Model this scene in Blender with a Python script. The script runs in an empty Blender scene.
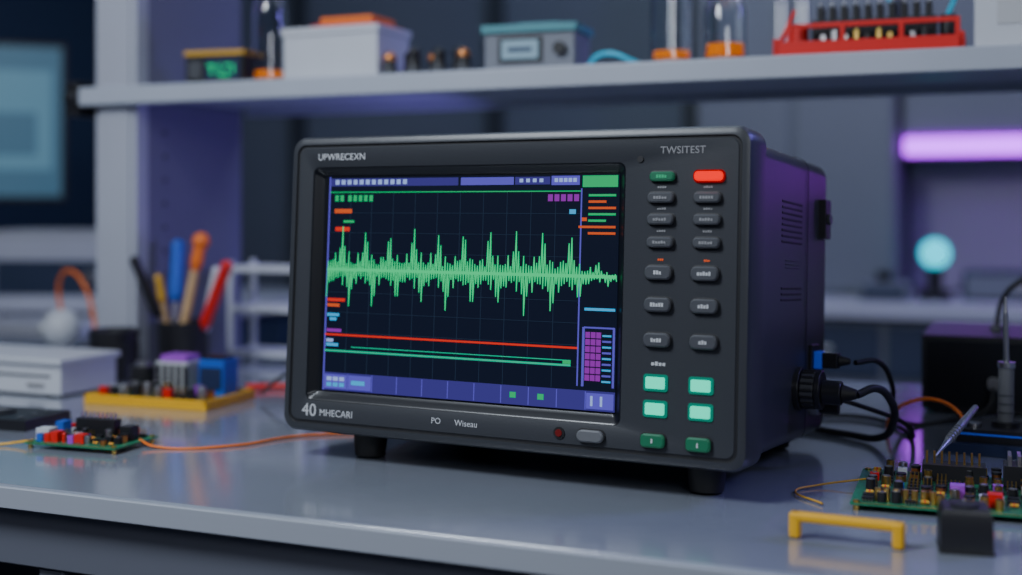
import bpy, bmesh, math, random
from mathutils import Vector, Matrix, Euler
R = math.radians
scene = bpy.context.scene
TZ = 0.75

# ------------------------------------------------------------------ materials
def mat(name, col, rough=0.5, metal=0.0, emit=None, es=0.0, alpha=1.0, trans=0.0, var=0.0, scale=30, bump=0.0, coat=0.0, spec=.5, crough=.12):
    m = bpy.data.materials.new(name); m.use_nodes = True
    nt = m.node_tree; b = nt.nodes['Principled BSDF']
    b.inputs['Base Color'].default_value = (*col, 1)
    b.inputs['Roughness'].default_value = rough
    b.inputs['Metallic'].default_value = metal
    b.inputs['Alpha'].default_value = alpha
    b.inputs['Transmission Weight'].default_value = trans
    b.inputs['Coat Weight'].default_value = coat
    b.inputs['Coat Roughness'].default_value = crough
    b.inputs['Specular IOR Level'].default_value = spec
    if emit:
        b.inputs['Emission Color'].default_value = (*emit, 1)
        b.inputs['Emission Strength'].default_value = es
    if var > 0 or bump > 0:
        tc = nt.nodes.new('ShaderNodeTexCoord'); n = nt.nodes.new('ShaderNodeTexNoise')
        n.inputs['Scale'].default_value = scale; n.inputs['Detail'].default_value = 4
        nt.links.new(tc.outputs['Object'], n.inputs['Vector'])
        if var > 0:
            cr = nt.nodes.new('ShaderNodeValToRGB')
            cr.color_ramp.elements[0].color = (*[c*(1-var) for c in col], 1)
            cr.color_ramp.elements[1].color = (*[min(1, c*(1+var)) for c in col], 1)
            cr.color_ramp.elements[0].position = .3; cr.color_ramp.elements[1].position = .7
            nt.links.new(n.outputs['Fac'], cr.inputs['Fac'])
            nt.links.new(cr.outputs['Color'], b.inputs['Base Color'])
        if bump > 0:
            bp = nt.nodes.new('ShaderNodeBump'); bp.inputs['Strength'].default_value = bump
            bp.inputs['Distance'].default_value = .001
            nt.links.new(n.outputs['Fac'], bp.inputs['Height'])
            nt.links.new(bp.outputs['Normal'], b.inputs['Normal'])
    return m

def scr(name, e, s): return mat(name, (0,0,0), .5, emit=e, es=s, spec=.05)
M = dict(
 table=mat('table_laminate', (.235,.26,.315), .22, var=.05, scale=6, bump=.008, coat=1.0, crough=.10),
 tedge=mat('table_edge', (.36,.385,.44), .4),
 apron=mat('apron_grey', (.13,.14,.175), .5),
 drawer=mat('drawer_grey', (.065,.075,.105), .5),
 shelf=mat('shelf_enamel', (.40,.43,.50), .4, var=.04, scale=5),
 post=mat('post_enamel', (.38,.395,.46), .45, var=.04, scale=5),
 panel=mat('side_panel', (.15,.15,.22), .5, var=.05, scale=4),
 body=mat('charcoal_plastic', (.036,.039,.046), .38, bump=.12, scale=900),
 body2=mat('charcoal_housing', (.036,.039,.050), .38, bump=.12, scale=700),
 groove=mat('groove', (.010,.010,.012), .5),
 gloss=mat('gloss_black', (.006,.007,.010), .30),
 black=mat('black_plastic', (.014,.014,.017), .38),
 rubber=mat('black_rubber', (.011,.011,.012), .6),
 btn=mat('button_grey', (.068,.072,.082), .38),
 btnrim=mat('button_rim', (.13,.135,.145), .4),
 glyph=mat('print_grey', (.55,.56,.58), .6),
 glyph2=mat('print_dim', (.26,.26,.27), .6),
 gbtn=mat('green_button', (.01,.11,.055), .4, emit=(.0,.4,.18), es=.08),
 gled=mat('green_bar', (.02,.2,.1), .4, emit=(.05,.7,.3), es=.3),
 teal=mat('teal_lit', (.0,.05,.04), .5, emit=(.0,1,.64), es=1.25, spec=.02),
 tealhalo=mat('teal_glow_halo', (.0,.05,.04), .5, emit=(.0,.75,.50), es=.22, spec=.02),  # dim emissive ring imitating light spill around the teal buttons
 redlit=mat('red_lit', (.1,.0,.0), .5, emit=(1,.0,.0), es=1.5, spec=.02),
 redhalo=mat('red_glow_halo', (.1,.0,.0), .5, emit=(1,.0,.0), es=.20, spec=.02),  # glow of the red button painted as a faint ring around it
 redled=mat('red_led', (.15,.01,.01), .3),
 orglit=mat('orange_lit', (.4,.06,.01), .4, emit=(1,.12,.02), es=.45),
 scr=mat('screen_glass', (.003,.004,.008), .25, emit=(.016,.024,.062), es=.28, spec=.25),
 grid=scr('screen_grid', (.04,.075,.15), .38),
 wave=scr('screen_trace', (0,1,.32), .78),
 sg=scr('screen_green', (.0,.85,.26), .58),
 sg2=scr('screen_seagreen', (.0,.85,.46), .62),
 sr=scr('screen_red', (1,.04,.02), .75),
 so=scr('screen_orange', (1,.14,.03), .70),
 sb=scr('screen_blue', (.16,.13,.85), .68),
 sbd=scr('screen_indigo', (.075,.06,.38), .60),
 sc=scr('screen_cyan', (.04,.5,1), .85),
 sm=scr('screen_magenta', (.44,.03,.65), .62),
 sw=scr('screen_white', (.35,.5,1), .95),
 pcb=mat('pcb_green', (.012,.17,.085), .4, var=.3, scale=250),
 gold=mat('gold_pin', (.8,.55,.15), .3, 1.0),
 silver=mat('tin_silver', (.6,.6,.62), .3, 1.0),
 white=mat('white_plastic', (.54,.56,.61), .45, var=.03, scale=8),
 cream=mat('light_plastic', (.46,.47,.49), .5),
 yellow=mat('yellow_plastic', (.80,.42,.012), .4),
 yellow2=mat('mustard_plastic', (.62,.34,.03), .45),
 red=mat('red_plastic', (.65,.012,.008), .4),
 blue=mat('blue_plastic', (.015,.10,.5), .4),
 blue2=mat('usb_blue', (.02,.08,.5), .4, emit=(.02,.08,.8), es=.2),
 purple=mat('purple_plastic', (.35,.06,.55), .4),
 orange=mat('orange_rubber', (.8,.17,.012), .45),
 copper=mat('copper_wire', (.7,.28,.1), .35, .9),
 glass=mat('clear_glass', (.95,.98,1), .02, trans=1.0),
 amber=mat('amber_liquid', (.9,.22,.0), .2, emit=(1,.22,.0), es=.35),  # emission added to brighten the liquid, which is no light source
 tealp=mat('teal_enamel', (.05,.24,.28), .4),
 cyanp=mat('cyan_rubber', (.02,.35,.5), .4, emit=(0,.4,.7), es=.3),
 lcd=mat('lcd_pale', (.2,.3,.38), .3, emit=(.3,.5,.6), es=.22),
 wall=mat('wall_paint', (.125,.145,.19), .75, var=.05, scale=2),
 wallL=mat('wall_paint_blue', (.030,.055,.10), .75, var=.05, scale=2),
 wallR=mat('recess_paint', (.36,.35,.42), .7, var=.04, scale=2),
 trim=mat('trim_dark', (.035,.042,.055), .6),
 floor=mat('floor_vinyl', (.12,.13,.15), .4, var=.1, scale=3),
 ceil=mat('ceiling_paint', (.4,.41,.43), .8, var=.03, scale=3),
 cab=mat('cabinet_grey', (.16,.175,.215), .5, var=.04, scale=3),
 cabdark=mat('cabinet_navy', (.026,.042,.08), .5),
 counter=mat('counter_top', (.52,.53,.6), .35),
 strip=mat('led_strip_violet', (.2,.02,.4), .5, emit=(.46,.02,1), es=4.4, spec=.05),
 tglow=mat('teal_lamp', (.0,.15,.2), .5, emit=(.0,.72,.95), es=1.7, spec=.05),
 mon=mat('monitor_blue', (.03,.06,.09), .4, emit=(.07,.24,.38), es=.34),
 mon2=mat('monitor_pane', (.05,.1,.15), .4, emit=(.14,.38,.52), es=.40),
 lightp=mat('ceiling_diffuser', (.8,.8,.8), .5, emit=(.8,.9,1), es=1.2),
 wood=mat('birch', (.55,.36,.18), .5, var=.15, scale=60),
 greenc=scr('green_led_glyph', (.0,1,.35), .9),
 navy=mat('navy_plastic', (.02,.03,.08), .35),
)

# ------------------------------------------------------------------ helpers
def empty(name, loc=(0,0,0), rot=(0,0,0)):
    e = bpy.data.objects.new(name, None); e.empty_display_size = .03
    e.location = loc; e.rotation_euler = rot
    scene.collection.objects.link(e); return e

class MB:
    def __init__(s): s.bm = bmesh.new(); s.m = []
    def mi(s, m):
        m = M[m]
        if m not in s.m: s.m.append(m)
        return s.m.index(m)
    def _set(s, verts, m):
        i = s.mi(m)
        for f in {f for v in verts for f in v.link_faces}: f.material_index = i
    def box(s, c, d, m, rot=(0,0,0)):
        mt = Matrix.Translation(c) @ Euler(rot).to_matrix().to_4x4() @ Matrix.Diagonal((*d, 1))
        s._set(bmesh.ops.create_cube(s.bm, size=1, matrix=mt)['verts'], m); return s
    def bx(s, x0, x1, y0, y1, z0, z1, m):
        return s.box(((x0+x1)/2, (y0+y1)/2, (z0+z1)/2), (abs(x1-x0), abs(y1-y0), abs(z1-z0)), m)
    def cyl(s, p0, p1, r0, m, r1=None, seg=20):
        p0 = Vector(p0); p1 = Vector(p1); r1 = r0 if r1 is None else r1
        d = p1-p0; q = d.to_track_quat('Z', 'Y').to_matrix().to_4x4()
        mt = Matrix.Translation((p0+p1)/2) @ q
        s._set(bmesh.ops.create_cone(s.bm, cap_ends=True, segments=seg, radius1=r0, radius2=max(r1, 1e-5), depth=d.length, matrix=mt)['verts'], m); return s
    def sph(s, c, r, m, sc=(1,1,1), seg=20):
        mt = Matrix.Translation(c) @ Matrix.Diagonal((*sc, 1))
        s._set(bmesh.ops.create_uvsphere(s.bm, u_segments=seg, v_segments=seg//2+2, radius=r, matrix=mt)['verts'], m); return s
    def loops(s, lps, mats, cap0=None, cap1=None):
        prev = None
        for k, lp in enumerate(lps):
            vs = [s.bm.verts.new(p) for p in lp]
            if prev:
                i = s.mi(mats[k-1]); n = len(vs)
                for j in range(n):
                    f = s.bm.faces.new((prev[j], prev[(j+1) % n], vs[(j+1) % n], vs[j])); f.material_index = i
            elif cap0:
                s.bm.faces.new(vs[::-1]).material_index = s.mi(cap0)
            prev = vs
        if cap1: s.bm.faces.new(prev).material_index = s.mi(cap1)
        return s
    def lathe(s, prof, c, m, seg=24, cap0=None, cap1=None):
        lps = [[(c[0]+r*math.cos(2*math.pi*j/seg), c[1]+r*math.sin(2*math.pi*j/seg), c[2]+z) for j in range(seg)] for r, z in prof]
        ms = m if isinstance(m, list) else [m]*(len(prof)-1)
        return s.loops(lps, ms, cap0, cap1)
    def build(s, name, parent=None, loc=(0,0,0), rot=(0,0,0), bevel=0.0, smooth=35, seg=2):
        bmesh.ops.recalc_face_normals(s.bm, faces=s.bm.faces)
        me = bpy.data.meshes.new(name); s.bm.to_mesh(me); s.bm.free()
        for m in s.m: me.materials.append(m)
        me.polygons.foreach_set('use_smooth', [True]*len(me.polygons))
        me.set_sharp_from_angle(angle=R(smooth))
        o = bpy.data.objects.new(name, me); scene.collection.objects.link(o)
        o.location = loc; o.rotation_euler = rot
        if parent: o.parent = parent
        if bevel:
            b = o.modifiers.new('bevel', 'BEVEL'); b.width = bevel; b.segments = seg
            b.limit_method = 'ANGLE'; b.angle_limit = R(40); b.harden_normals = True
        return o

def rr(x0, x1, z0, z1, rad, y, n=7):
    pts = []
    for cx, cz, a0 in ((x1-rad, z1-rad, 0), (x0+rad, z1-rad, 90), (x0+rad, z0+rad, 180), (x1-rad, z0+rad, 270)):
        for k in range(n+1):
            a = R(a0+90*k/n); pts.append((cx+rad*math.cos(a), y, cz+rad*math.sin(a)))
    return pts

def tube(name, pts, r, m, parent=None, res=10):
    c = bpy.data.curves.new(name, 'CURVE'); c.dimensions = '3D'; c.bevel_depth = r; c.bevel_resolution = 3
    c.resolution_u = res; c.use_fill_caps = True
    sp = c.splines.new('BEZIER'); sp.bezier_points.add(len(pts)-1)
    for bp, p in zip(sp.bezier_points, pts):
        bp.co = p; bp.handle_left_type = bp.handle_right_type = 'AUTO'
    c.materials.append(M[m])
    o = bpy.data.objects.new(name, c); scene.collection.objects.link(o)
    if parent: o.parent = parent
    return o

def text(name, s, loc, size, m, parent, al='LEFT'):
    c = bpy.data.curves.new(name, 'FONT'); c.body = s; c.size = size; c.align_x = al; c.align_y = 'CENTER'
    c.extrude = .00015; c.resolution_u = 3; c.materials.append(M[m])
    o = bpy.data.objects.new(name, c); scene.collection.objects.link(o)
    o.location = loc; o.rotation_euler = (R(90), 0, 0); o.parent = parent
    return o

# ------------------------------------------------------------------ room
def slab(name, x0, x1, y0, y1, z0, z1, m, bevel=0):
    return MB().bx(x0, x1, y0, y1, z0, z1, m).build(name, bevel=bevel)
slab('floor', -3.4, 2.6, -2.0, 4.0, -.1, 0, 'floor')
slab('ceiling', -3.4, 2.6, -2.0, 4.0, 2.8, 2.9, 'ceil')
slab('wall_back', -3.4, 2.6, 4.0, 4.1, 0, 2.8, 'wall')
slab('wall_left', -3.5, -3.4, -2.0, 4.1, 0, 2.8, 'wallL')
slab('wall_right', 2.6, 2.7, -2.0, 4.1, 0, 2.8, 'wall')
slab('wall_front', -3.4, 2.6, -2.1, -2.0, 0, 2.8, 'wall')
for i, x in enumerate((-2.55, -1.75, -1.05)):
    slab('trim_%d' % (i+1), x-.03, x+.03, 3.975, 4.0, 0.1, 2.8, 'trim')
slab('baseboard_back', -3.4, 2.6, 3.98, 4.0, 0, .1, 'trim')

mb = MB()
mb.bx(-1.6, 1.6, 3.42, 3.965, .71, .75, 'counter')
mb.bx(-1.58, 1.58, 3.46, 3.96, .08, .71, 'cab')
mb.bx(-1.58, 1.58, 3.50, 3.96, 0, .08, 'trim')
for i in range(8):
    x = -1.56+i*.39
    mb.bx(x+.01, x+.38, 3.445, 3.46, .55, .69, 'cabdark'); mb.bx(x+.01, x+.38, 3.445, 3.46, .10, .53, 'cabdark')
    mb.bx(x+.13, x+.26, 3.43, 3.445, .615, .63, 'silver')
mb.build('back_counter', bevel=.003)
mb = MB()
mb.bx(-.95, -.38, 3.66, 3.965, .752, 2.5, 'cab')
mb.bx(-.94, -.675, 3.65, 3.66, .77, 2.48, 'cab'); mb.bx(-.655, -.39, 3.65, 3.66, .77, 2.48, 'cab')
mb.bx(-.70, -.69, 3.63, 3.65, 1.4, 1.6, 'silver'); mb.bx(-.64, -.63, 3.63, 3.65, 1.4, 1.6, 'silver')
mb.build('storage_cabinet', bevel=.003)
mb = MB()
mb.bx(-.37, 1.6, 3.72, 3.975, 1.205, 2.3, 'cab')
for i in range(4):
    mb.bx(-.36+i*.49, .12+i*.49, 3.705, 3.72, 1.21, 2.29, 'cab'); mb.bx(.06+i*.49, .075+i*.49, 3.69, 3.705, 1.25, 1.4, 'silver')
mb.build('overhead_cabinet', bevel=.003)
mb = MB()
mb.bx(-.36, 1.5, 3.69, 3.74, 1.152, 1.200, 'strip'); mb.bx(-.365, 1.51, 3.74, 3.76, 1.145, 1.203, 'silver')
mb.build('led_light_bar', bevel=.004)
mb = MB(); mb.bx(-.37, 1.6, 3.98, 3.998, .755, 1.2, 'wallR'); mb.bx(.3,.304,3.978,3.981,.755,1.2,'trim'); mb.build('wall_recess')
mb = MB()
mb.lathe([(.045,0),(.045,.02),(.02,.03),(.018,.08),(.03,.09)], (-.27, 3.6, .75), 'black', cap0='black', cap1='black')
mb.sph((-.27, 3.6, .878), .040, 'tglow')
mb.build('indicator_lamp')
mb = MB()
mb.bx(-.20, -.02, 3.6, 3.78, .75, .83, 'cabdark'); mb.bx(-.19, -.03, 3.592, 3.6, .76, .82, 'cab'); mb.cyl((-.05,3.592,.79),(-.05,3.58,.79),.015,'silver')
mb.build('bench_supply', bevel=.004)
mb = MB()
mb.bx(-.46, -.33, 3.5, 3.62, .75, .80, 'cab'); mb.bx(-.45,-.34,3.494,3.5,.76,.79,'cabdark'); mb.cyl((-.40,3.56,.80),(-.40,3.56,.83),.02,'black')
mb.build('signal_box', bevel=.004)

mb = MB()
mb.bx(-3.35, -1.95, 2.15, 3.3, .715, .75, 'counter')
mb.bx(-3.33, -1.98, 2.2, 3.28, .0, .715, 'cabdark')
for i in range(3):
    mb.bx(-1.98, -1.965, 2.22+i*.36, 2.56+i*.36, .1, .69, 'cabdark'); mb.bx(-3.31+i*.44, -2.89+i*.44, 2.185, 2.2, .1, .69, 'cabdark')
mb.build('side_bench', bevel=.004)
e = empty('desktop_monitor', (-2.81, 2.56, .75), (0, 0, R(42)))
mb = MB(); mb.bx(-.34, .34, 0, .035, .27, .72, 'black'); mb.build('bezel', e, bevel=.006)
mb = MB(); mb.bx(-.325, .325, -.002, 0, .285, .705, 'mon'); mb.bx(-.25,.30,-.004,-.002,.36,.64,'mon2'); mb.bx(.1,.26,-.006,-.004,.40,.52,'mon'); 
for k in range(6): mb.bx(-.2,.06-.03*(k%3),-.006,-.004,.40+k*.035,.412+k*.035,'mon')
mb.build('screen', e)
mb = MB(); mb.bx(-.03,.03,.035,.06,0.01,.45,'black'); mb.bx(-.13,.13,-.06,.12,0,.015,'black'); mb.build('stand', e, bevel=.004)
e = empty('lab_analyzer', (-2.15, 2.36, .75), (0, 0, R(20)))
mb = MB(); mb.bx(-.17,.17,-.08,.12,.01,.18,'white'); mb.bx(-.15,.13,-.085,-.08,.05,.13,'cabdark'); mb.bx(-.16,.16,-.07,.11,.18,.20,'cream')
for sx in (-.14,.14):
    for sy in (-.05,.09): mb.cyl((sx,sy,0),(sx,sy,.012),.012,'black')
mb.bx(-.1,0,-.088,-.085,.07,.11,'cabdark'); mb.cyl((.08,-.085,.09),(.08,-.098,.09),.016,'silver')
mb.build('housing', e, bevel=.008)

for nm, x, y in (('a', -1.2, .4), ('b', .9, 1.0), ('c', -1.0, 3.0)):
    mb = MB(); mb.bx(x-.62, x+.62, y-.32, y+.32, 2.766, 2.798, 'trim'); mb.bx(x-.59, x+.59, y-.29, y+.29, 2.76, 2.766, 'lightp')
    mb.build('ceiling_light_panel')

# ------------------------------------------------------------------ workbench
e = empty('workbench', (0, 0, 0))
mb = MB(); mb.bx(-2.0, .9, .889, 1.9, .728, .75, 'table'); mb.build('top', e, bevel=.0025)
mb = MB(); mb.bx(-2.0, .9, .884, .889, .729, .7485, 'tedge'); mb.build('edge_band', e, bevel=.001)
mb = MB(); mb.bx(-1.98, .88, .900, .93, .672, .728, 'apron'); mb.bx(-1.98,.88,1.86,1.88,.66,.728,'apron'); mb.build('apron', e, bevel=.002)
mb = MB()
for x in (-1.95, .83):
    for y in (.93, 1.82): mb.bx(x-.03, x+.03, y-.0, y+.06, 0, .70, 'apron')
mb.bx(-1.95,.83,1.83,1.85,.2,.66,'drawer')
mb.build('legs', e, bevel=.003)
mb = MB(); mb.bx(-.835, .5, .93, 1.5, .1, .672, 'drawer'); mb.bx(-.865,-.835,.905,1.5,.0,.672,'apron')
for i in range(3):
    for j in range(2):
        mb.bx(-.825+i*.44, -.40+i*.44, .912, .93, .38-j*.26, .655-j*.26, 'drawer'); mb.bx(-.67+i*.44, -.53+i*.44, .897, .912, .56-j*.26, .572-j*.26, 'silver')
mb.bx(-.8,.48,.97,1.45,0,.1,'trim')
mb.build('drawers', e, bevel=.003)

# ------------------------------------------------------------------ shelf rack
mb = MB(); mb.bx(-1.300, .267, 1.567, 1.87, 1.178, 1.195, 'shelf'); mb.bx(-1.40, .36, 1.55, 1.567, 1.166, 1.195, 'shelf'); mb.bx(-1.300,.267,1.858,1.87,1.166,1.195,'shelf')
mb.bx(-1.418,-1.400,1.545,1.60,1.150,1.205,'black'); mb.cyl((-1.409,1.545,1.178),(-1.409,1.535,1.178),.010,'black')
mb.build('equipment_shelf', bevel=.003)
for xa, xb, xp0, xp1 in ((-1.383,-1.303,-1.325,-1.303),(.27,.34,.28,.302)):
    mb = MB()
    mb.bx(xa, xb, 1.572, 1.60, .751, 2.3, 'post'); mb.bx(xa+.011,xb-.011,1.568,1.572,.76,2.29,'post')
    mb.bx(xp0, xp1, 1.60, 1.85, .751, 2.3, 'panel')
    for k in range(8):
        mb.cyl((xp1,1.64,.86+k*.038),(xp1+.0015,1.64,.86+k*.038),.004,'trim',seg=10)
    mb.build('shelf_upright', bevel=.003)

# ------------------------------------------------------------------ OSCILLOSCOPE
W, D = .4736, .326
BX0, BX1, BZ0, BZ1 = -.014, .4775, .0030, .3050
osc = empty('oscilloscope', (-.7096, 1.0959, .776), (R(-3.5), 0, R(-3.74)))
hx0, hx1, hz0, hz1 = .0170, .3585, .0370, .2715
def ins(i, rad, y): return rr(BX0+i, BX1-i, BZ0+i, BZ1-i, rad, y)
def hole(i, rad, y): return rr(hx0+i, hx1-i, hz0+i, hz1-i, rad, y)
mb = MB()
mb.loops([ins(.004,.012,.050), ins(0,.015,.046), ins(0,.015,.006), ins(.002,.014,.0018), ins(.006,.011,0), ins(.0085,.0100,0), ins(.0095,.0095,.0016), ins(.011,.0085,.0016), ins(.012,.008,.0006),
          hole(-.002,.007,.0006), hole(0,.006,.0018), hole(.004,.004,.007), hole(.007,.003,.009)],
         ['body','body','body','body','body','groove','groove','body','body','gloss','gloss','gloss'], cap0='body', cap1='gloss')
mb.build('bezel', osc, smooth=30)
def hs(i, rad, y): return rr(-.004+i, W-.004-i, .006+i, .2980-i, rad, y)
mb = MB()
mb.loops([hs(.004,.012,.049), hs(0,.016,.053), hs(0,.016,D-.004), hs(.006,.012,D+.002)], ['body2']*3, cap0='body2', cap1='body2')
mb.build('housing', osc, smooth=30)
mb = MB(); mb.loops([hs(-.001,.016,.235), hs(-.0014,.016,.2355), hs(-.0014,.016,.237), hs(-.001,.016,.2375)], ['groove']*3); 
mb.build('seam', osc)
mb = MB(); X = W-.004
for k in range(8): mb.bx(X-.001, X+.0006, .135, .215, .2065+k*.0056, .2090+k*.0056, 'groove')
for k in range(3): mb.bx(X-.001, X+.0006, .135, .215, .150+k*.0056, .1525+k*.0056, 'groove')
for k in range(3): mb.bx(X-.001, X+.0006, .150, .205, .182+k*.0035, .1832+k*.0035, 'body')
mb.bx(X-.002, X+.008, .288, .312, .216, .258, 'black'); mb.cyl((X+.008,.30,.237),(X+.011,.30,.237),.006,'btn')
mb.build('side_vents', osc, bevel=.0006)
mb = MB()
for fx in (.067, .428):
    mb.cyl((fx,.045,-.0222),(fx,.045,.007),.0155,'rubber',r1=.0185,seg=24)
    mb.cyl((fx,.275,-.0075),(fx,.275,.007),.0155,'rubber',r1=.0185,seg=24)
mb.build('feet', osc, bevel=.0015)
mb = MB()
def xc(y,z,x0,x1,r,m,r1=None,seg=24): mb.cyl((X+x0,y,z),(X+x1,y,z),r,m,r1,seg)
xc(.204,.062,-.002,.006,.022,'black'); xc(.204,.062,.006,.020,.018,'btn'); xc(.204,.062,.020,.026,.0195,'black')
for k in range(16):
    a = k*math.pi/8; mb.box((X+.013,.204+.018*math.cos(a),.062+.018*math.sin(a)),(.013,.003,.003),'black',(a,0,0))
xc(.204,.060,.026,.045,.012,'black'); xc(.204,.060,.045,.060,.009,'rubber',.0045)
mb.bx(X-.002,X+.004,.250,.285,.072,.104,'black'); mb.bx(X+.004,X+.012,.258,.277,.079,.097,'blue2'); mb.bx(X+.012,X+.028,.259,.276,.080,.096,'black'); mb.cyl((X+.028,.2675,.088),(X+.040,.2675,.088),.006,'rubber',.003)
xc(.262,.040,-.002,.010,.009,'silver'); xc(.262,.040,.01,.03,.007,'black')
mb.build('side_connectors', osc, bevel=.0012)

sx0, sx1, sz0, sz1 = .032, .352, .046, .2635
SW, SH = sx1-sx0, sz1-sz0
mb = MB(); mb.bx(sx0, sx1, .0076, .0096, sz0, sz1, 'scr'); mb.build('screen_panel', osc)
def q(m_, s0, s1, t0, t1, m, lift=.0004):
    m_.bx(sx0+s0*SW, sx0+s1*SW, .0076-lift, .0078, sz0+t0*SH, sz0+t1*SH, m)
mb = MB()
GB, GT, GR = .085, .925, .88
for k in range(1, 11): q(mb, k*GR/11-.0008, k*GR/11+.0008, GB, GT, 'grid')
for k in range(1, 9): q(mb, 0, GR, GB+k*(GT-GB)/9-.0012, GB+k*(GT-GB)/9+.0012, 'grid')
q(mb, 0, GR, .926, .931, 'sg'); q(mb, GR, GR+.004, .1, .94, 'sb')
q(mb, -.004, .001, 0, 1, 'sb')
mb.build('screen_grid', osc)
mb = MB(); rn = random.Random(5)
q(mb, .48, .66, .958, .992, 'sb'); q(mb, .665, .78, .958, .992, 'sbd'); q(mb, .785, .875, .955, .995, 'sb'); q(mb, 0, .47, .957, .993, 'sbd', .0002)
for k in range(12): q(mb, .02+k*.023, .02+k*.023+.014, .965, .987, 'sw', .0006)
for k in range(4): q(mb, .68+k*.022, .692+k*.022, .968, .984, 'sw', .0006)
for k in range(5): q(mb, .795+k*.015, .806+k*.015, .968, .985, 'sw', .0006)
q(mb, .885, .995, .945, .995, 'sg', .0006)
for k in range(7): q(mb, .02+k*.02+(0.01 if k>1 else 0), .033+k*.02+(0.01 if k>1 else 0), .885, .915, 'sg', .0006)
q(mb,.02,.085,.83,.85,'so',.0006); q(mb,.055,.095,.785,.797,'sg',.0006); q(mb,.025,.08,.745,.765,'sr',.0006)
for k in range(5): q(mb, .775+k*.021, .79+k*.021, .885, .915, 'sm', .0006)
for k in range(7):
    t = .905-k*.027; q(mb, .905 if k != 5 else .875, .99-(.03 if k%3==1 else 0), t, t+.010, ['sg','so','so','sg','sg','so','so'][k], .0006)
q(mb,.885,.9,.80,.815,'so',.0006); q(mb,.845,.865,.83,.85,'sc',.0006)
q(mb,0,GR,.255,.264,'sr',.0006); q(mb,0,.86,.180,.189,'sg2',.0006); q(mb,.1,.86,.203,.207,'sg2',.0006)
for (s,t,m,w_) in ((.0,.415,'sr',.07),(.0,.390,'so',.05),(.0,.345,'sc',.05),(.01,.325,'sc',.03),(.0,.272,'sm',.06),(.0,.205,'sc',.05),(.0,.225,'sw',.03),(.83,.19,'sg',.03)):
    q(mb, s+.005, s+w_, t, t+.015, m, .0007)
q(mb,.90,.995,.42,.432,'sc',.0006); q(mb,.90,.995,.345,.352,'sb',.0006); q(mb,.895,.902,.1,.35,'sb',.0006); q(mb,.990,.996,.1,.35,'sb',.0006)
for r_ in range(7):
    for c_ in range(3):
        q(mb, .905+c_*.017, .919+c_*.017, .125+r_*.030, .150+r_*.030, 'sm', .0006)
for r_ in range(9): q(mb, .958, .985, .12+r_*.024, .128+r_*.024, 'sb' if r_%2 else 'sc', .0006)
q(mb,0,1,.0,.083,'sbd',.0002)
for k in range(11):
    q(mb, .003+k*.0909, .003+k*.0909+.084, .008, .074, 'sb' if k in (0,1,10) else 'sbd', .0005)
    if k: q(mb, k*.0909-.0012, k*.0909+.0012, .004, .08, 'sb', .0006)
for k in range(3):
    for j in range(2): q(mb,.012+k*.024,.03+k*.024,.018+j*.027,.036+j*.027,'sw' if j else 'sc',.0008)
q(mb,.105,.155,.03,.05,'sc',.0008)
for k in (7,8): q(mb,.03+k*.0909,.050+k*.0909,.03,.055,'sg',.0008)
q(mb,.925,.932,.02,.062,'sw',.0008); q(mb,.955,.962,.02,.062,'sw',.0008)
mb.build('screen_readouts', osc)
mb = MB(); pts = []; N = 232
for i in range(N+1):
    s_ = i/N*.998; ph = (s_-.056)/.0885
    k1 = round(ph); d1 = abs(ph-k1); p2 = ph-.34; k2 = round(p2); d2 = abs(p2-k2)
    hk = .92+.08*math.sin(k1*2.3+1); lk = .86+.14*math.sin(k2*1.9)
    fade = 1 if s_ < .86 else max(.25, 1-(s_-.86)*8)
    nz = .6+.4*rn.random()
    up = .042*nz+.175*hk*max(0, 1-d1/.17)+.048*max(0, 1-abs(d1-.30)/.10)
    dn = .040*nz+.155*lk*max(0, 1-d2/.16)+.045*max(0, 1-abs(d2-.28)/.10)
    v = (up if i%2 else -dn)*fade
    pts.append((sx0+s_*SW, sz0+(.565+v)*SH))
th = .00056; yv = .0066; mi = mb.mi('wave')
for (a, b) in zip(pts[:-1], pts[1:]):
    dx, dz = b[0]-a[0], b[1]-a[1]; L = math.hypot(dx, dz); nx, nz = -dz/L*th, dx/L*th; ex, ez = dx/L*th*.5, dz/L*th*.5
    f = mb.bm.faces.new([mb.bm.verts.new(p) for p in ((a[0]-nx-ex,yv,a[1]-nz-ez),(b[0]-nx+ex,yv,b[1]-nz+ez),(b[0]+nx+ex,yv,b[1]+nz+ez),(a[0]+nx-ex,yv,a[1]+nz-ez))])
    f.material_index = mi
mb.bx(sx0, sx0+SW*.998, .0066, .0070, sz0+.558*SH, sz0+.572*SH, 'wave')
mb.build('screen_waveform', osc)

def pill(mb, u, w_, bw, bh, m, rim='groove', h=.0045, rad=.4, rw=.0012):
    r_ = bh*rad
    mb.loops([rr(u-bw/2-rw,u+bw/2+rw,w_-bh/2-rw,w_+bh/2+rw,r_+.001,.0015,4), rr(u-bw/2-rw,u+bw/2+rw,w_-bh/2-rw,w_+bh/2+rw,r_+.001,-.0004,4), rr(u-bw/2,u+bw/2,w_-bh/2,w_+bh/2,r_,-.0006,4)], [rim]*2)
    mb.loops([rr(u-bw/2,u+bw/2,w_-bh/2,w_+bh/2,r_,.001,4), rr(u-bw/2,u+bw/2,w_-bh/2,w_+bh/2,r_,-h+.0012,4), rr(u-bw/2+.0014,u+bw/2-.0014,w_-bh/2+.0014,w_+bh/2-.0014,max(r_-.0012,.0005),-h,4)], [m]*2, cap1=m)
mb = MB(); C0, C1 = .3955, .4385
pill(mb, C0+.001, .2600, .023, .0085, 'gbtn'); pill(mb, C1+.001, .2600, .026, .0085, 'redlit', rim='redhalo', rw=.0016)
for w_ in (.2410, .2215, .2010): 
    for c in (C0, C1): pill(mb, c, w_, .0245, .0092, 'btn')
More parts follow.
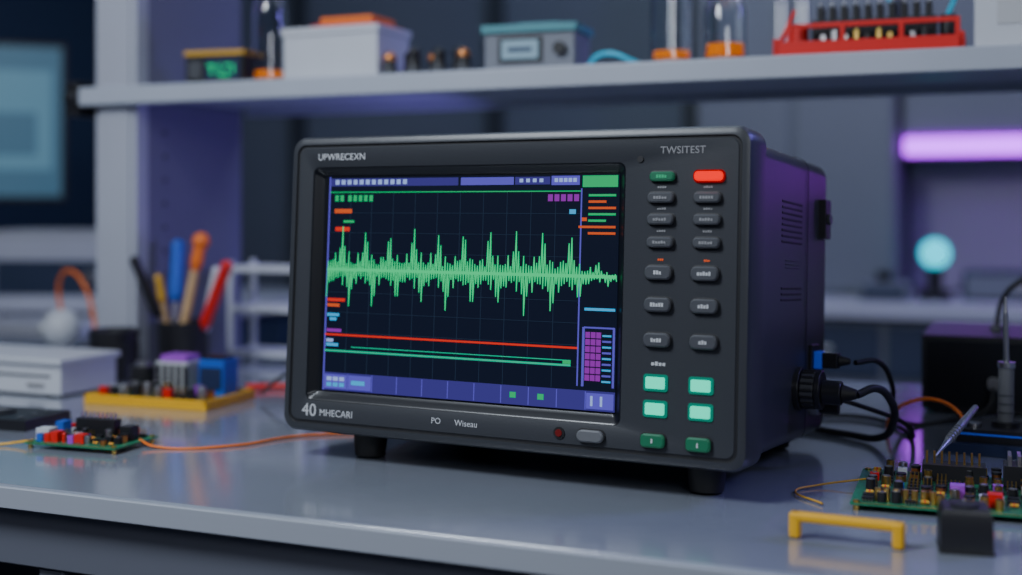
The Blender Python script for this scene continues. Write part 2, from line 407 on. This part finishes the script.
for w_ in (.1740, .1454, .1140):
    for c in (C0-.001, C1-.001): pill(mb, c, w_, .0250, .0125, 'btn')
pill(mb, C0-.003, .0250, .022, .0120, 'gbtn', rad=.3); pill(mb, C1-.004, .0250, .022, .0120, 'gbtn', rad=.3)
pill(mb, .3325, .0240, .026, .0110, 'btnrim', rad=.48)
mb.build('buttons', osc, smooth=30)
mb = MB()
for w_ in (.0760, .0530):
    for c in (C0-.002, C1-.003): pill(mb, c, w_, .0180, .0105, 'teal', rim='tealhalo', rad=.15, h=.003, rw=.0024)
mb.build('lit_buttons', osc, smooth=30)
mb = MB()
mb.cyl((.3006,.002,.0245),(.3006,-.0015,.0245),.0034,'redled'); mb.cyl((.3006,.002,.0245),(.3006,-.0006,.0245),.0055,'groove')
mb.cyl((.3745,.002,.2760),(.3745,-.0004,.2760),.003,'groove')
def marks(u, w_, n, hh, m, y=-.0047, tw=.0019):
    for k in range(n):
        x = u+(k-(n-1)/2)*tw*1.35
        mb.bx(x-tw/2, x+tw/2, y-.0002, y+.0003, w_-hh/2, w_+hh/2*(.6 if rn.random()<.4 else 1), m)
for w_ in (.2410, .2215, .2010):
    for c in (C0, C1): marks(c, w_, 5, .0026, 'glyph2')
for w_, c, n in ((.1454,C0-.001,5),(.1454,C1-.001,4),(.114,C0-.001,4),(.114,C1-.001,3),(.174,C0-.001,3),(.174,C1-.001,5)): marks(c, w_, n, .0035, 'glyph')
for w_ in (.2505, .2312, .2112): 
    for c in (C0, C1): marks(c, w_, 4, .0018, 'glyph2', y=.0004, tw=.0016)
for c in (C0, C1): marks(c, .1855, 3, .0018, 'orglit', y=.0004, tw=.0014)
marks(C0, .0930, 4, .0034, 'glyph', y=.0004, tw=.0026)
marks(C0-.003,.025,1,.004,'glyph',tw=.0015); marks(C1-.004,.025,1,.005,'glyph',tw=.0015); marks(C0+.001,.26,4,.003,'gled')
mb.build('panel_markings', osc)
text('label_maker', 'UPWRECEXN', (.0200, .0005, .2835), .0096, 'glyph', osc)
text('label_type', 'TWSITEST', (.4145, .0005, .2835), .0094, 'glyph2', osc, 'CENTER')
text('label_size', '40', (.0110, .0005, .0245), .0180, 'glyph', osc)
text('label_size_unit', 'MHECARI', (.0325, .0005, .0230), .0096, 'glyph', osc)
text('label_port', 'PO', (.164, .0005, .0250), .0082, 'glyph', osc)
text('label_mode', 'Wiseau', (.190, .0005, .0248), .0082, 'glyph', osc)

# ------------------------------------------------------------------ cables
tube('power_cable', [(-.168,1.268,.823),(-.152,1.285,.828),(-.140,1.31,.812),(-.142,1.345,.785),(-.165,1.40,.758),(-.20,1.43,.7545),(-.26,1.46,.7545),(-.36,1.5,.7545)], .0040, 'rubber')
tube('usb_cable', [(-.178,1.330,.847),(-.160,1.36,.846),(-.150,1.41,.815),(-.155,1.47,.775),(-.14,1.53,.7535),(-.10,1.58,.7535),(-.06,1.62,.765),(-.055,1.638,.785)], .0028, 'rubber')
tube('signal_cable', [(-.215,1.32,.815),(-.17,1.34,.80),(-.135,1.38,.78),(-.13,1.43,.757),(-.15,1.50,.7535),(-.2,1.56,.7535),(-.26,1.55,.7535)], .0026, 'rubber')
tube('orange_wire', [(-.165,1.50,.7525),(-.16,1.48,.768),(-.141,1.459,.788),(-.11,1.45,.796),(-.085,1.445,.785),(-.075,1.43,.765),(-.09,1.40,.7525)], .0020, 'orange')
tube('orange_wire', [(-.148,1.19,.758),(-.19,1.17,.7525),(-.205,1.14,.7522),(-.175,1.10,.7522)], .0009, 'yellow2')
tube('test_lead', [(-.895,1.085,.757),(-.87,1.08,.7525),(-.80,1.12,.7518),(-.77,1.19,.7518),(-.74,1.22,.7518),(-.70,1.25,.7518),(-.66,1.33,.7518)], .0014, 'orange')
tube('test_lead', [(-1.0,1.04,.757),(-1.03,1.03,.7525),(-1.06,1.00,.7515),(-1.10,.97,.7515)], .0012, 'yellow')
tube('red_test_lead', [(-1.03,1.475,.7545),(-.98,1.50,.7545),(-.91,1.505,.7545),(-.78,1.49,.7545)], .0042, 'red')
tube('black_test_lead', [(-.955,1.40,.76),(-.93,1.43,.785),(-.90,1.47,.78),(-.86,1.49,.764),(-.80,1.53,.7535)], .0022, 'rubber')

# ------------------------------------------------------------------ pcb generator
def component(mb, kind, x, y, z, c, rn):
    h = c*rn.uniform(.7, 1.25)
    if kind == 'cap':
        r = c*.36; mt = rn.choice(['black','black','gold','silver','black'])
        mb.cyl((x,y,z),(x,y,z+h),r,mt,seg=14); mb.cyl((x,y,z+h),(x,y,z+h+.0006),r*.82,'silver',seg=14)
    elif kind == 'chip':
        mb.box((x,y,z+.0022),(c*.85,c*.6,.003),'black')
        for k in range(4):
            for sy in (-1,1): mb.box((x-c*.32+k*c*.21,y+sy*c*.34,z+.001),(c*.08,c*.12,.002),'silver')
    elif kind == 'hdr':
        mb.box((x,y,z+c*.15),(c*.9,c*.35,c*.3),'black')
        for k in range(3): mb.box((x-c*.3+k*c*.3,y,z+c*.5),(c*.08,c*.08,c*.7),'gold')
    elif kind == 'blk':
        mt = rn.choice(['white','blue','red','red','purple','cream','black'])
        mb.box((x,y,z+h*.4),(c*.7,c*.6,h*.8),mt); mb.cyl((x,y,z+h*.8),(x,y,z+h*.8+.001),c*.18,'silver',seg=10)
    elif kind == 'res':
        mb.cyl((x-c*.28,y,z+c*.22),(x+c*.28,y,z+c*.22),c*.14,'yellow2',seg=10); mb.cyl((x-c*.06,y,z+c*.22),(x+c*.03,y,z+c*.22),c*.15,'red',seg=10)
        for sx in (-1,1): mb.cyl((x+sx*c*.36,y,z),(x+sx*c*.36,y,z+c*.22),c*.04,'silver',seg=6); 
        mb.cyl((x-c*.38,y,z+c*.22),(x+c*.38,y,z+c*.22),c*.04,'silver',seg=6)
    elif kind == 'coil':
        mb.cyl((x,y,z),(x,y,z+h*.6),c*.36,'copper',seg=14); mb.cyl((x,y,z+h*.6),(x,y,z+h*.75),c*.4,'black',seg=14)
    elif kind == 'led':
        mt = rn.choice(['red','yellow','white']); mb.cyl((x,y,z),(x,y,z+h*.7),c*.22,mt,seg=12); mb.sph((x,y,z+h*.7),c*.22,mt,seg=10)
    elif kind == 'can':
        mb.cyl((x,y,z),(x,y,z+h*.9),c*.30,'gold',seg=14); mb.cyl((x,y,z+h*.9),(x,y,z+h*.95),c*.22,'black',seg=12)
def populate(mb, x0, x1, y0, y1, z, c, rn, kinds):
    nx = int((x1-x0)/c); ny = int((y1-y0)/c)
    for i in range(nx):
        for j in range(ny):
            k = rn.choice(kinds)
            if k: component(mb, k, x0+(i+.5)*(x1-x0)/nx, y0+(j+.5)*(y1-y0)/ny, z, c, rn)
def pcb(name, x0, x1, y0, y1, seed, c, loc, rz, kinds, extra=None):
    e = empty(name, loc, (0,0,rz)); rn = random.Random(seed)
    mb = MB(); mb.bx(x0, x1, y0, y1, .005, .0068, 'pcb')
    for x in (x0+.005, x1-.005):
        for y in (y0+.005, y1-.005): mb.cyl((x,y,0),(x,y,.0085),.0028,'gold',seg=12)
    mb.bx(x0+.003,x1-.003,y0+.0005,y0+.0015,.0068,.0072,'gold')
    mb.build('board', e)
    mb = MB(); populate(mb, x0+.008, x1-.008, y0+.006, y1-.004, .0068, c, rn, kinds)
    if extra: extra(mb)
    mb.build('components', e); return e
K = ['cap','chip','hdr','blk','res','cap','coil','led','blk',None]
def ex1(mb):
    mb.bx(-.03,.02,.012,.024,.007,.026,'black')
    for k in range(9): mb.box((-.027+k*.0055,.018,.029),(.0014,.0014,.008),'silver')
    mb.bx(-.052,-.035,-.026,-.012,.007,.020,'white'); mb.bx(-.030,-.021,-.03,-.018,.007,.018,'red'); mb.bx(.034,.048,.002,.016,.007,.022,'black')
    mb.bx(.0,.012,-.030,-.020,.007,.017,'red'); mb.bx(-.052,-.042,.006,.020,.007,.022,'blue')
pcb('small_circuit_board', -.058, .058, -.038, .038, 3, .0100, (-.947,1.070,TZ), R(4), K, ex1)
def ex2(mb):
    mb.bx(-.055,.0,.035,.058,.007,.022,'black'); mb.bx(.015,.065,.030,.06,.007,.026,'black')
    for k in range(8): mb.box((-.051+k*.0065,.046,.027),(.0018,.0018,.012),'gold')
    for k in range(6): mb.box((.02+k*.008,.045,.030),(.003,.026,.010),'silver')
    for k in range(7): mb.cyl((-.088+k*.0075,-.060,.007),(-.088+k*.0075,-.060,.018),.0027,'gold',seg=10)
    mb.bx(-.03,-.018,-.035,-.022,.007,.019,'purple'); mb.bx(.0,.012,-.055,-.043,.007,.018,'red')
pcb('circuit_board', -.110, .105, -.075, .073, 11, .0115, (-.045,1.174,TZ), R(3), ['can','chip','hdr','hdr','cap','can','coil','chip','cap','res','blk',None], ex2)

e = empty('electronics_kit_tray', (-1.068, 1.352, TZ), (0,0,R(3)))
mb = MB(); mb.bx(-.090,.097,-.058,.058,0,.008,'yellow'); mb.bx(-.090,.097,-.058,-.053,.008,.013,'yellow'); mb.bx(-.090,.097,.053,.058,.008,.013,'yellow'); mb.bx(-.090,-.085,-.058,.058,.008,.013,'yellow'); mb.bx(.092,.097,-.058,.058,.008,.013,'yellow')
mb.bx(-.083,.088,-.05,.05,.008,.010,'pcb')
mb.build('base', e, bevel=.0015)
mb = MB(); rn2 = random.Random(8)
populate(mb, -.080, .086, -.048, -.010, .010, .016, rn2, ['cap','blk','coil','cap','hdr'])
mb.bx(-.02,.03,.0,.04,.010,.052,'cream'); mb.bx(-.015,.025,.004,.036,.052,.060,'purple'); 
for k in range(5): mb.bx(-.018+k*.0105,-.012+k*.0105,-.002,0,.014,.048,'black')
mb.cyl((-.055,.02,.010),(-.055,.02,.042),.018,'black',seg=24); mb.cyl((-.055,.02,.042),(-.055,.02,.048),.010,'silver')
mb.bx(.042,.080,.008,.042,.010,.056,'blue'); mb.bx(.045,.077,.006,.008,.018,.046,'navy'); mb.bx(.046,.076,.012,.038,.056,.060,'black')
mb.build('components', e, bevel=.0008)

mb = MB(); mb.lathe([(.033,0),(.035,.004),(.035,.062),(.037,.064),(.037,.072),(.034,.074),(.030,.074),(.029,.068)], (-1.285,1.50,TZ), 'black', cap0='black', cap1='groove')
for k in range(12):
    a = k*math.pi/6; mb.box((-1.285+.0352*math.cos(a),1.50+.0352*math.sin(a),TZ+.03),(.002,.004,.05),'rubber',(0,0,a))
mb.build('black_jar')
e = empty('tool_cup', (-1.242, 1.610, TZ)); e.scale = (1.12,1.12,1.12)
mb = MB(); mb.lathe([(.033,0),(.034,.003),(.036,.070),(.034,.070),(.032,.01)], (0,0,0), 'black', cap0='black', cap1='black'); mb.build('cup', e)
def tool(name, p0, p1, hf, rs, rh, ms, mh, end='round'):
    p0 = Vector(p0); p1 = Vector(p1); d = (p1-p0); a = p0+d*(1-hf)
    mb = MB(); mb.cyl(p0, a, rs, ms, seg=12); mb.cyl(a, a+d*.06, rh*.6, mh, rh, seg=14); mb.cyl(a+d*.06, p1, rh, mh, rh*.92, seg=14); mb.sph(p1, rh*(1.0 if end=='round' else 1.4), mh, seg=14)
    mb.build(name, e)
tool('blue_screwdriver', (-.012,-.01,.012), (-.018,.010,.174), .48, .003, .0095, 'silver', 'blue')
tool('wooden_brush', (.0,-.018,.012), (.034,-.006,.182), .24, .0066, .0088, 'wood', 'orange', 'ball')
tool('wooden_stick', (-.018,.0,.012), (-.026,-.022,.130), .3, .0042, .006, 'wood', 'yellow2')
tool('red_pliers_handle', (.008,.005,.012), (.078,-.008,.148), .65, .004, .0085, 'silver', 'red')
tool('black_screwdriver', (-.012,.0,.012), (-.044,-.050,.155), .55, .003, .0075, 'silver', 'black')
tool('white_marker', (.018,.008,.012), (.050,.008,.140), .7, .004, .007, 'white', 'white')

e = empty('white_disc_drive', (-1.335, 1.370, TZ))
mb = MB(); mb.bx(-.15,.118,-.055,.055,.003,.048,'white'); mb.bx(-.155,.122,-.060,.060,.044,.052,'white')
mb.bx(-.13,.10,-.0562,-.054,.026,.029,'groove'); mb.bx(.06,.09,-.0575,-.055,.013,.018,'glyph2')
for sx in (-.12,.09):
    for sy in (-.04,.04): mb.cyl((sx,sy,0),(sx,sy,.004),.008,'rubber')
mb.build('housing', e, bevel=.003)
e = empty('black_multimeter', (-1.175, 1.135, TZ), (0,0,R(4)))
mb = MB(); mb.bx(-.10,.10,-.04,.04,0,.013,'black'); mb.bx(-.09,-.02,-.03,.03,.013,.0142,'navy'); mb.cyl((.03,0,.013),(.03,0,.015),.018,'groove'); mb.box((.03,0,.0155),(.004,.03,.001),'glyph2')
for k in range(3): mb.cyl((.08,-.022+k*.022,.013),(.08,-.022+k*.022,.0143),.005,'btn')
mb.build('body', e, bevel=.003)
e = empty('round_webcam', (-1.60, 1.73, TZ))
mb = MB(); mb.lathe([(.022,0),(.022,.004),(.010,.008),(.010,.014)], (0,0,0), 'white', cap0='white', cap1='white'); mb.sph((0,0,.042),.034,'white',seg=28); mb.cyl((-.018,-.026,.042),(-.022,-.031,.042),.011,'cream'); mb.build('head', e)
tube('cable', [(.0,.0,.074),(-.005,0,.10),(.01,-.01,.135),(.04,-.02,.145),(.08,-.03,.12),(.11,-.04,.06),(.13,-.05,.004)], .0035, 'orange', e)
e = empty('test_tube_rack', (-1.165, 1.752, TZ))
mb = MB()
for z in (.012, .085, .150):
    mb.bx(-.07,.07,-.035,-.029,z,z+.010,'white'); mb.bx(-.07,.07,.029,.035,z,z+.010,'white'); mb.bx(-.07,-.064,-.035,.035,z,z+.010,'white'); mb.bx(.064,.07,-.035,.035,z,z+.010,'white')
    for k in range(4): mb.bx(-.044+k*.028,-.040+k*.028,-.03,.03,z+.001,z+.009,'white')
for sx in (-.067,.067):
    for sy in (-.032,.032): mb.bx(sx-.005,sx+.005,sy-.004,sy+.004,0,.168,'white')
mb.build('frame', e, bevel=.001)

# ------------------------------------------------------------------ right side objects
e = empty('power_supply_box', (-.015, 1.75, TZ))
mb = MB(); mb.bx(-.125,.125,-.098,.098,.004,.097,'black'); mb.bx(-.118,.118,-.101,-.098,.010,.091,'gloss')
for k in range(6): mb.bx(-.1255,-.1245,-.06+k*.02,-.05+k*.02,.04,.08,'groove')
for sx in (-.1,.1):
    for sy in (-.08,.08): mb.cyl((sx,sy,0),(sx,sy,.005),.009,'rubber')
mb.cyl((-.04,-.101,.04),(-.04,-.109,.04),.008,'silver'); mb.cyl((-.04,0,.097),(-.04,0,.103),.008,'btn')
mb.build('housing', e, bevel=.004)
tube('cable', [(-.04,0,.102),(-.035,0,.13),(-.02,-.01,.155),(.02,-.02,.172),(.07,-.02,.165),(.12,-.01,.13),(.135,.0,.06),(.14,.0,.003)], .0035, 'rubber', e)
e = empty('soldering_iron_stand', (-.036, 1.425, TZ), (0,0,R(-4)))
mb = MB(); mb.bx(-.055,.06,-.045,.045,0,.012,'navy'); mb.bx(-.045,.05,-.036,.036,.012,.026,'black'); mb.bx(-.045,.05,-.0365,-.036,.020,.022,'blue2')
mb.cyl((-.03,-.015,.026),(-.03,-.015,.030),.008,'silver'); 
mb.build('base', e, bevel=.002)
mb = MB(); mb.cyl((0,0,.026),(0,0,.031),.014,'black'); mb.cyl((0,0,.031),(.001,0,.088),.0080,'btnrim',.0080); mb.cyl((.001,0,.088),(.001,0,.094),.0090,'silver'); mb.cyl((.001,0,.094),(.0,0,.146),.0030,'silver',.0026); mb.cyl((0,0,.146),(0,0,.163),.0026,'silver',.0006)
for k in range(3): mb.cyl((0.0005,0,.040+k*.009),(0.0005,0,.042+k*.009),.0085,'btn')
mb.build('iron', e)
mb = MB(); a = Vector((-.090,1.210,.780)); b = Vector((-.062,1.345,.806)); d = b-a
mb.cyl(a, a+d*.28, .0008, 'silver', .0030, seg=12); mb.cyl(a+d*.28, a+d*.62, .0034, 'silver', .0040, seg=14); mb.cyl(a+d*.62, b, .0042, 'silver', .0030, seg=14)
for k in range(5): mb.cyl(a+d*(.32+k*.05), a+d*(.335+k*.05), .0044, 'btnrim', seg=14)
mb.build('metal_probe')
mb = MB()
mb.bx(-.043,.043,-.005,.005,.013,.0205,'yellow')
for sx in (-1,1):
    mb.bx(sx*.039-.0045,sx*.039+.0045,-.0055,.0055,0,.0205,'yellow')
mb.build('yellow_handle', loc=(-.139,.987,TZ), rot=(0,0,R(-2)), bevel=.0028, seg=3)
mb = MB(); mb.loops([[(x*w_,y*w_,z) for x,y in ((-1,-1),(1,-1),(1,1),(-1,1))] for w_,z in ((.0185,0),(.0190,.003),(.0185,.028),(.0165,.033))], ['black']*3, cap0='black', cap1='black')
mb.cyl((0,0,.033),(0,0,.0345),.011,'groove'); mb.box((0,.008,.0348),(.0015,.006,.0008),'glyph2'); mb.bx(-.0195,.0195,-.0195,.0195,0,.003,'rubber')
mb.build('black_knob', loc=(-.054,1.006,TZ), rot=(0,0,R(8)), bevel=.002)
mb = MB(); mb.bx(-.012,.012,-.007,.007,0,.014,'red'); mb.bx(-.009,.009,-.008,-.007,.003,.011,'black')
for k in range(3): mb.cyl((-.007+k*.007,0,.014),(-.007+k*.007,0,.016),.0022,'silver',seg=10)
mb.build('terminal_block', loc=(.010,1.068,TZ), bevel=.001)

# ------------------------------------------------------------------ shelf objects
SZ = 1.1955
e = empty('digital_timer', (-1.180, 1.63, SZ), (0,0,R(6)))
mb = MB(); mb.bx(-.05,.05,-.03,.03,.002,.046,'black'); mb.bx(-.052,.052,-.032,.032,.046,.053,'yellow2'); mb.bx(-.015,.044,-.032,-.03,.007,.041,'navy'); mb.bx(-.045,-.022,-.0315,-.03,.01,.038,'btn'); mb.bx(-.045,.045,-.025,.025,0,.002,'rubber')
for p in ((-.004,.030,.014,.003),(-.004,.022,.003,.014),(.010,.024,.003,.016),(.024,.030,.012,.003),(.024,.016,.003,.012),(.034,.024,.003,.014),(.014,.014,.012,.003)):
    mb.box((p[0],-.0328,p[1]),(p[2],.001,p[3]),'greenc')
mb.build('body', e, bevel=.002)
def jar(name, x, y, r, h, liq):
    e = empty(name, (x, y, SZ))
    t = .0022
    mb = MB(); mb.lathe([(r*.9,.0036),(r,.007),(r,h*.74),(r*.90,h*.85),(r*.6,h*.95),(r*.35,h),(r*.35-t,h),(r*.6-t,h*.95-t),(r*.90-t,h*.85-t*.5),(r-t,h*.74-t*.3),(r-t,.009),(r*.9-t,.0065)], (0,0,0), 'glass', seg=32, cap0='glass', cap1='glass'); mb.build('glass', e)
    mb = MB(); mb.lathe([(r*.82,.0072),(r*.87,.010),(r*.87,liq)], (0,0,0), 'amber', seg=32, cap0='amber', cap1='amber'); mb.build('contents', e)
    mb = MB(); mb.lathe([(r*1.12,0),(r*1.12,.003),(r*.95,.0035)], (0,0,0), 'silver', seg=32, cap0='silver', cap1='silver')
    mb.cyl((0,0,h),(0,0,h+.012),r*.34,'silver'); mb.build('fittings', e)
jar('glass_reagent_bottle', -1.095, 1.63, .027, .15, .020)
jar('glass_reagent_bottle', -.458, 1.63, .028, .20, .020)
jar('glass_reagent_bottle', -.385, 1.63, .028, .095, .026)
e = empty('white_storage_box', (-.965, 1.655, SZ))
mb = MB(); mb.bx(-.090,.072,-.05,.05,0,.074,'white'); mb.bx(-.093,.075,-.053,.053,.068,.080,'white'); mb.bx(-.035,.055,-.035,.035,.083,.096,'orange'); mb.bx(-.045,.065,-.045,.045,.080,.084,'red')
mb.build('box', e, bevel=.003)
mb = MB(); rk = random.Random(4)
for k in range(7):
    x = -.876+k*.0198; y = 1.612+(k%2)*.026
    mb.cyl((x,y,SZ),(x,y,SZ+.014),.0110,'btn',seg=16); mb.cyl((x,y,SZ+.014),(x,y,SZ+.024+rk.random()*.006),.0100,'black',.009,seg=16)
    mb.sph((x,y,SZ+.028+.003*(k%3)),.0100,'black' if k%3 else 'copper',seg=12)
mb.build('control_knobs')
e = empty('panel_meter', (-.652, 1.645, SZ), (0,0,R(4)))
mb = MB(); mb.bx(-.07,.060,-.04,.04,.003,.056,'cab'); mb.bx(-.074,.064,-.045,.045,.054,.065,'tealp'); mb.bx(-.05,.015,-.042,-.04,.012,.048,'groove'); mb.bx(-.044,.009,-.0435,-.042,.017,.043,'lcd'); mb.cyl((.040,-.04,.030),(.040,-.048,.030),.009,'black'); mb.bx(-.035,0,-.0440,-.0434,.027,.033,'navy')
for sx in (-.055,.05): mb.cyl((sx,0,0),(sx,0,.004),.008,'rubber')
mb.bx(-.03,.03,-.02,.02,.065,.070,'tealp')
mb.build('housing', e, bevel=.002)
tube('cyan_cable', [(-.572,1.62,SZ+.0035),(-.56,1.615,SZ+.016),(-.535,1.61,SZ+.019),(-.51,1.615,SZ+.009),(-.50,1.63,SZ+.0035),(-.52,1.66,SZ+.0035),(-.56,1.66,SZ+.0035)], .0034, 'cyanp')
e = empty('red_component_rack', (-.200, 1.632, SZ), (0,0,R(2)))
mb = MB(); mb.bx(-.114,.112,-.04,.04,.006,.011,'red'); mb.bx(-.114,.112,-.042,-.038,0,.020,'red'); mb.bx(-.114,.112,.038,.042,0,.020,'red')
for sx in (-.111,.109): mb.bx(sx-.004,sx+.004,-.042,.042,0,.024,'red')
for sx in (-.095,-.03,.04,.105): mb.bx(sx-.003,sx+.003,-.042,-.036,.018,.042,'red')
mb.bx(-.098,.108,-.041,-.037,.036,.042,'red')
mb.box((-.1,-.036,.035),(.005,.004,.055),'red',(0,R(25),0))
mb.build('frame', e, bevel=.001)
mb = MB(); rn4 = random.Random(2)
mb.bx(-.07,.080,-.02,.03,.011,.048,'black')
for k in range(10): mb.box((-.060+k*.0145,.0,.057),(.008,.03,.018),'black'); mb.box((-.060+k*.0145,-.012,.068),(.003,.003,.008),'silver')
for k in range(10): mb.cyl((-.055+k*.0135,-.028,.011),(-.055+k*.0135,-.028,.028+.006*(k%2)),.004,rn4.choice(['silver','black','gold','white']),seg=10)
mb.cyl((-.088,0,.011),(-.088,0,.044),.012,'red'); mb.cyl((.093,0,.011),(.093,0,.050),.010,'black')
mb.build('components', e, bevel=.0006)
tube('cyan_cable', [(-.107,1.632,SZ+.050),(-.098,1.62,SZ+.075),(-.105,1.61,SZ+.10),(-.13,1.61,SZ+.12),(-.17,1.65,SZ+.10),(-.18,1.66,SZ+.075)], .003, 'cyanp')
e = empty('white_equipment_case', (.03, 1.66, SZ))
mb = MB(); mb.bx(-.105,.105,-.06,.06,0,.10,'white'); mb.bx(-.108,.108,-.063,.063,.092,.11,'cream'); mb.bx(-.08,.08,-.0615,-.06,.03,.07,'cream')
mb.build('case', e, bevel=.003)

# ------------------------------------------------------------------ lights
def area(name, loc, tgt, size, energy, col, sy=None):
    l = bpy.data.lights.new(name, 'AREA'); l.energy = energy; l.color = col; l.size = size
    if sy: l.shape = 'RECTANGLE'; l.size_y = sy
    ob = bpy.data.objects.new(name, l); scene.collection.objects.link(ob)
    ob.location = loc; ob.rotation_euler = (Vector(tgt)-Vector(loc)).to_track_quat('-Z', 'Y').to_euler()
area('key_softbox', (-1.1, .1, 2.1), (-.5, 1.1, .75), .5, 31, (.82,.90,1))
area('front_softbox', (.7, -.5, 1.7), (-.3, 1.2, .9), .5, 8, (.86,.91,1))
area('violet_side_lamp', (1.1, 2.0, 1.9), (-.25, 1.3, .95), .35, 17, (.26,.22,1))
area('violet_panel_fill', (-.80, 1.74, .98), (-1.3, 1.70, .98), .12, .60, (.32,.22,1))  # unseen bare light added behind the scope to tint the side panel violet
area('room_lamp', (-1.0, 2.9, 2.7), (-1.0, 3.4, 1.0), 1.2, 12, (.58,.78,1))
area('room_lamp_cool', (.5, 2.8, 2.6), (.2, 3.8, .9), .8, 9, (.68,.68,1))
w = bpy.data.worlds.new('dim_world'); scene.world = w; w.use_nodes = True
w.node_tree.nodes['Background'].inputs[0].default_value = (.3,.4,.6,1); w.node_tree.nodes['Background'].inputs[1].default_value = .1

# ------------------------------------------------------------------ camera
cd = bpy.data.cameras.new('camera'); cam = bpy.data.objects.new('camera', cd); scene.collection.objects.link(cam)
cam.location = (0, 0, 1.01); cam.rotation_euler = (R(90), 0, R(23))
cd.sensor_width = 36; cd.lens = 44.1; cd.shift_y = -.0807; cd.clip_start = .02
cd.dof.use_dof = True; cd.dof.focus_distance = 1.17; cd.dof.aperture_fstop = 2.0
scene.camera = cam
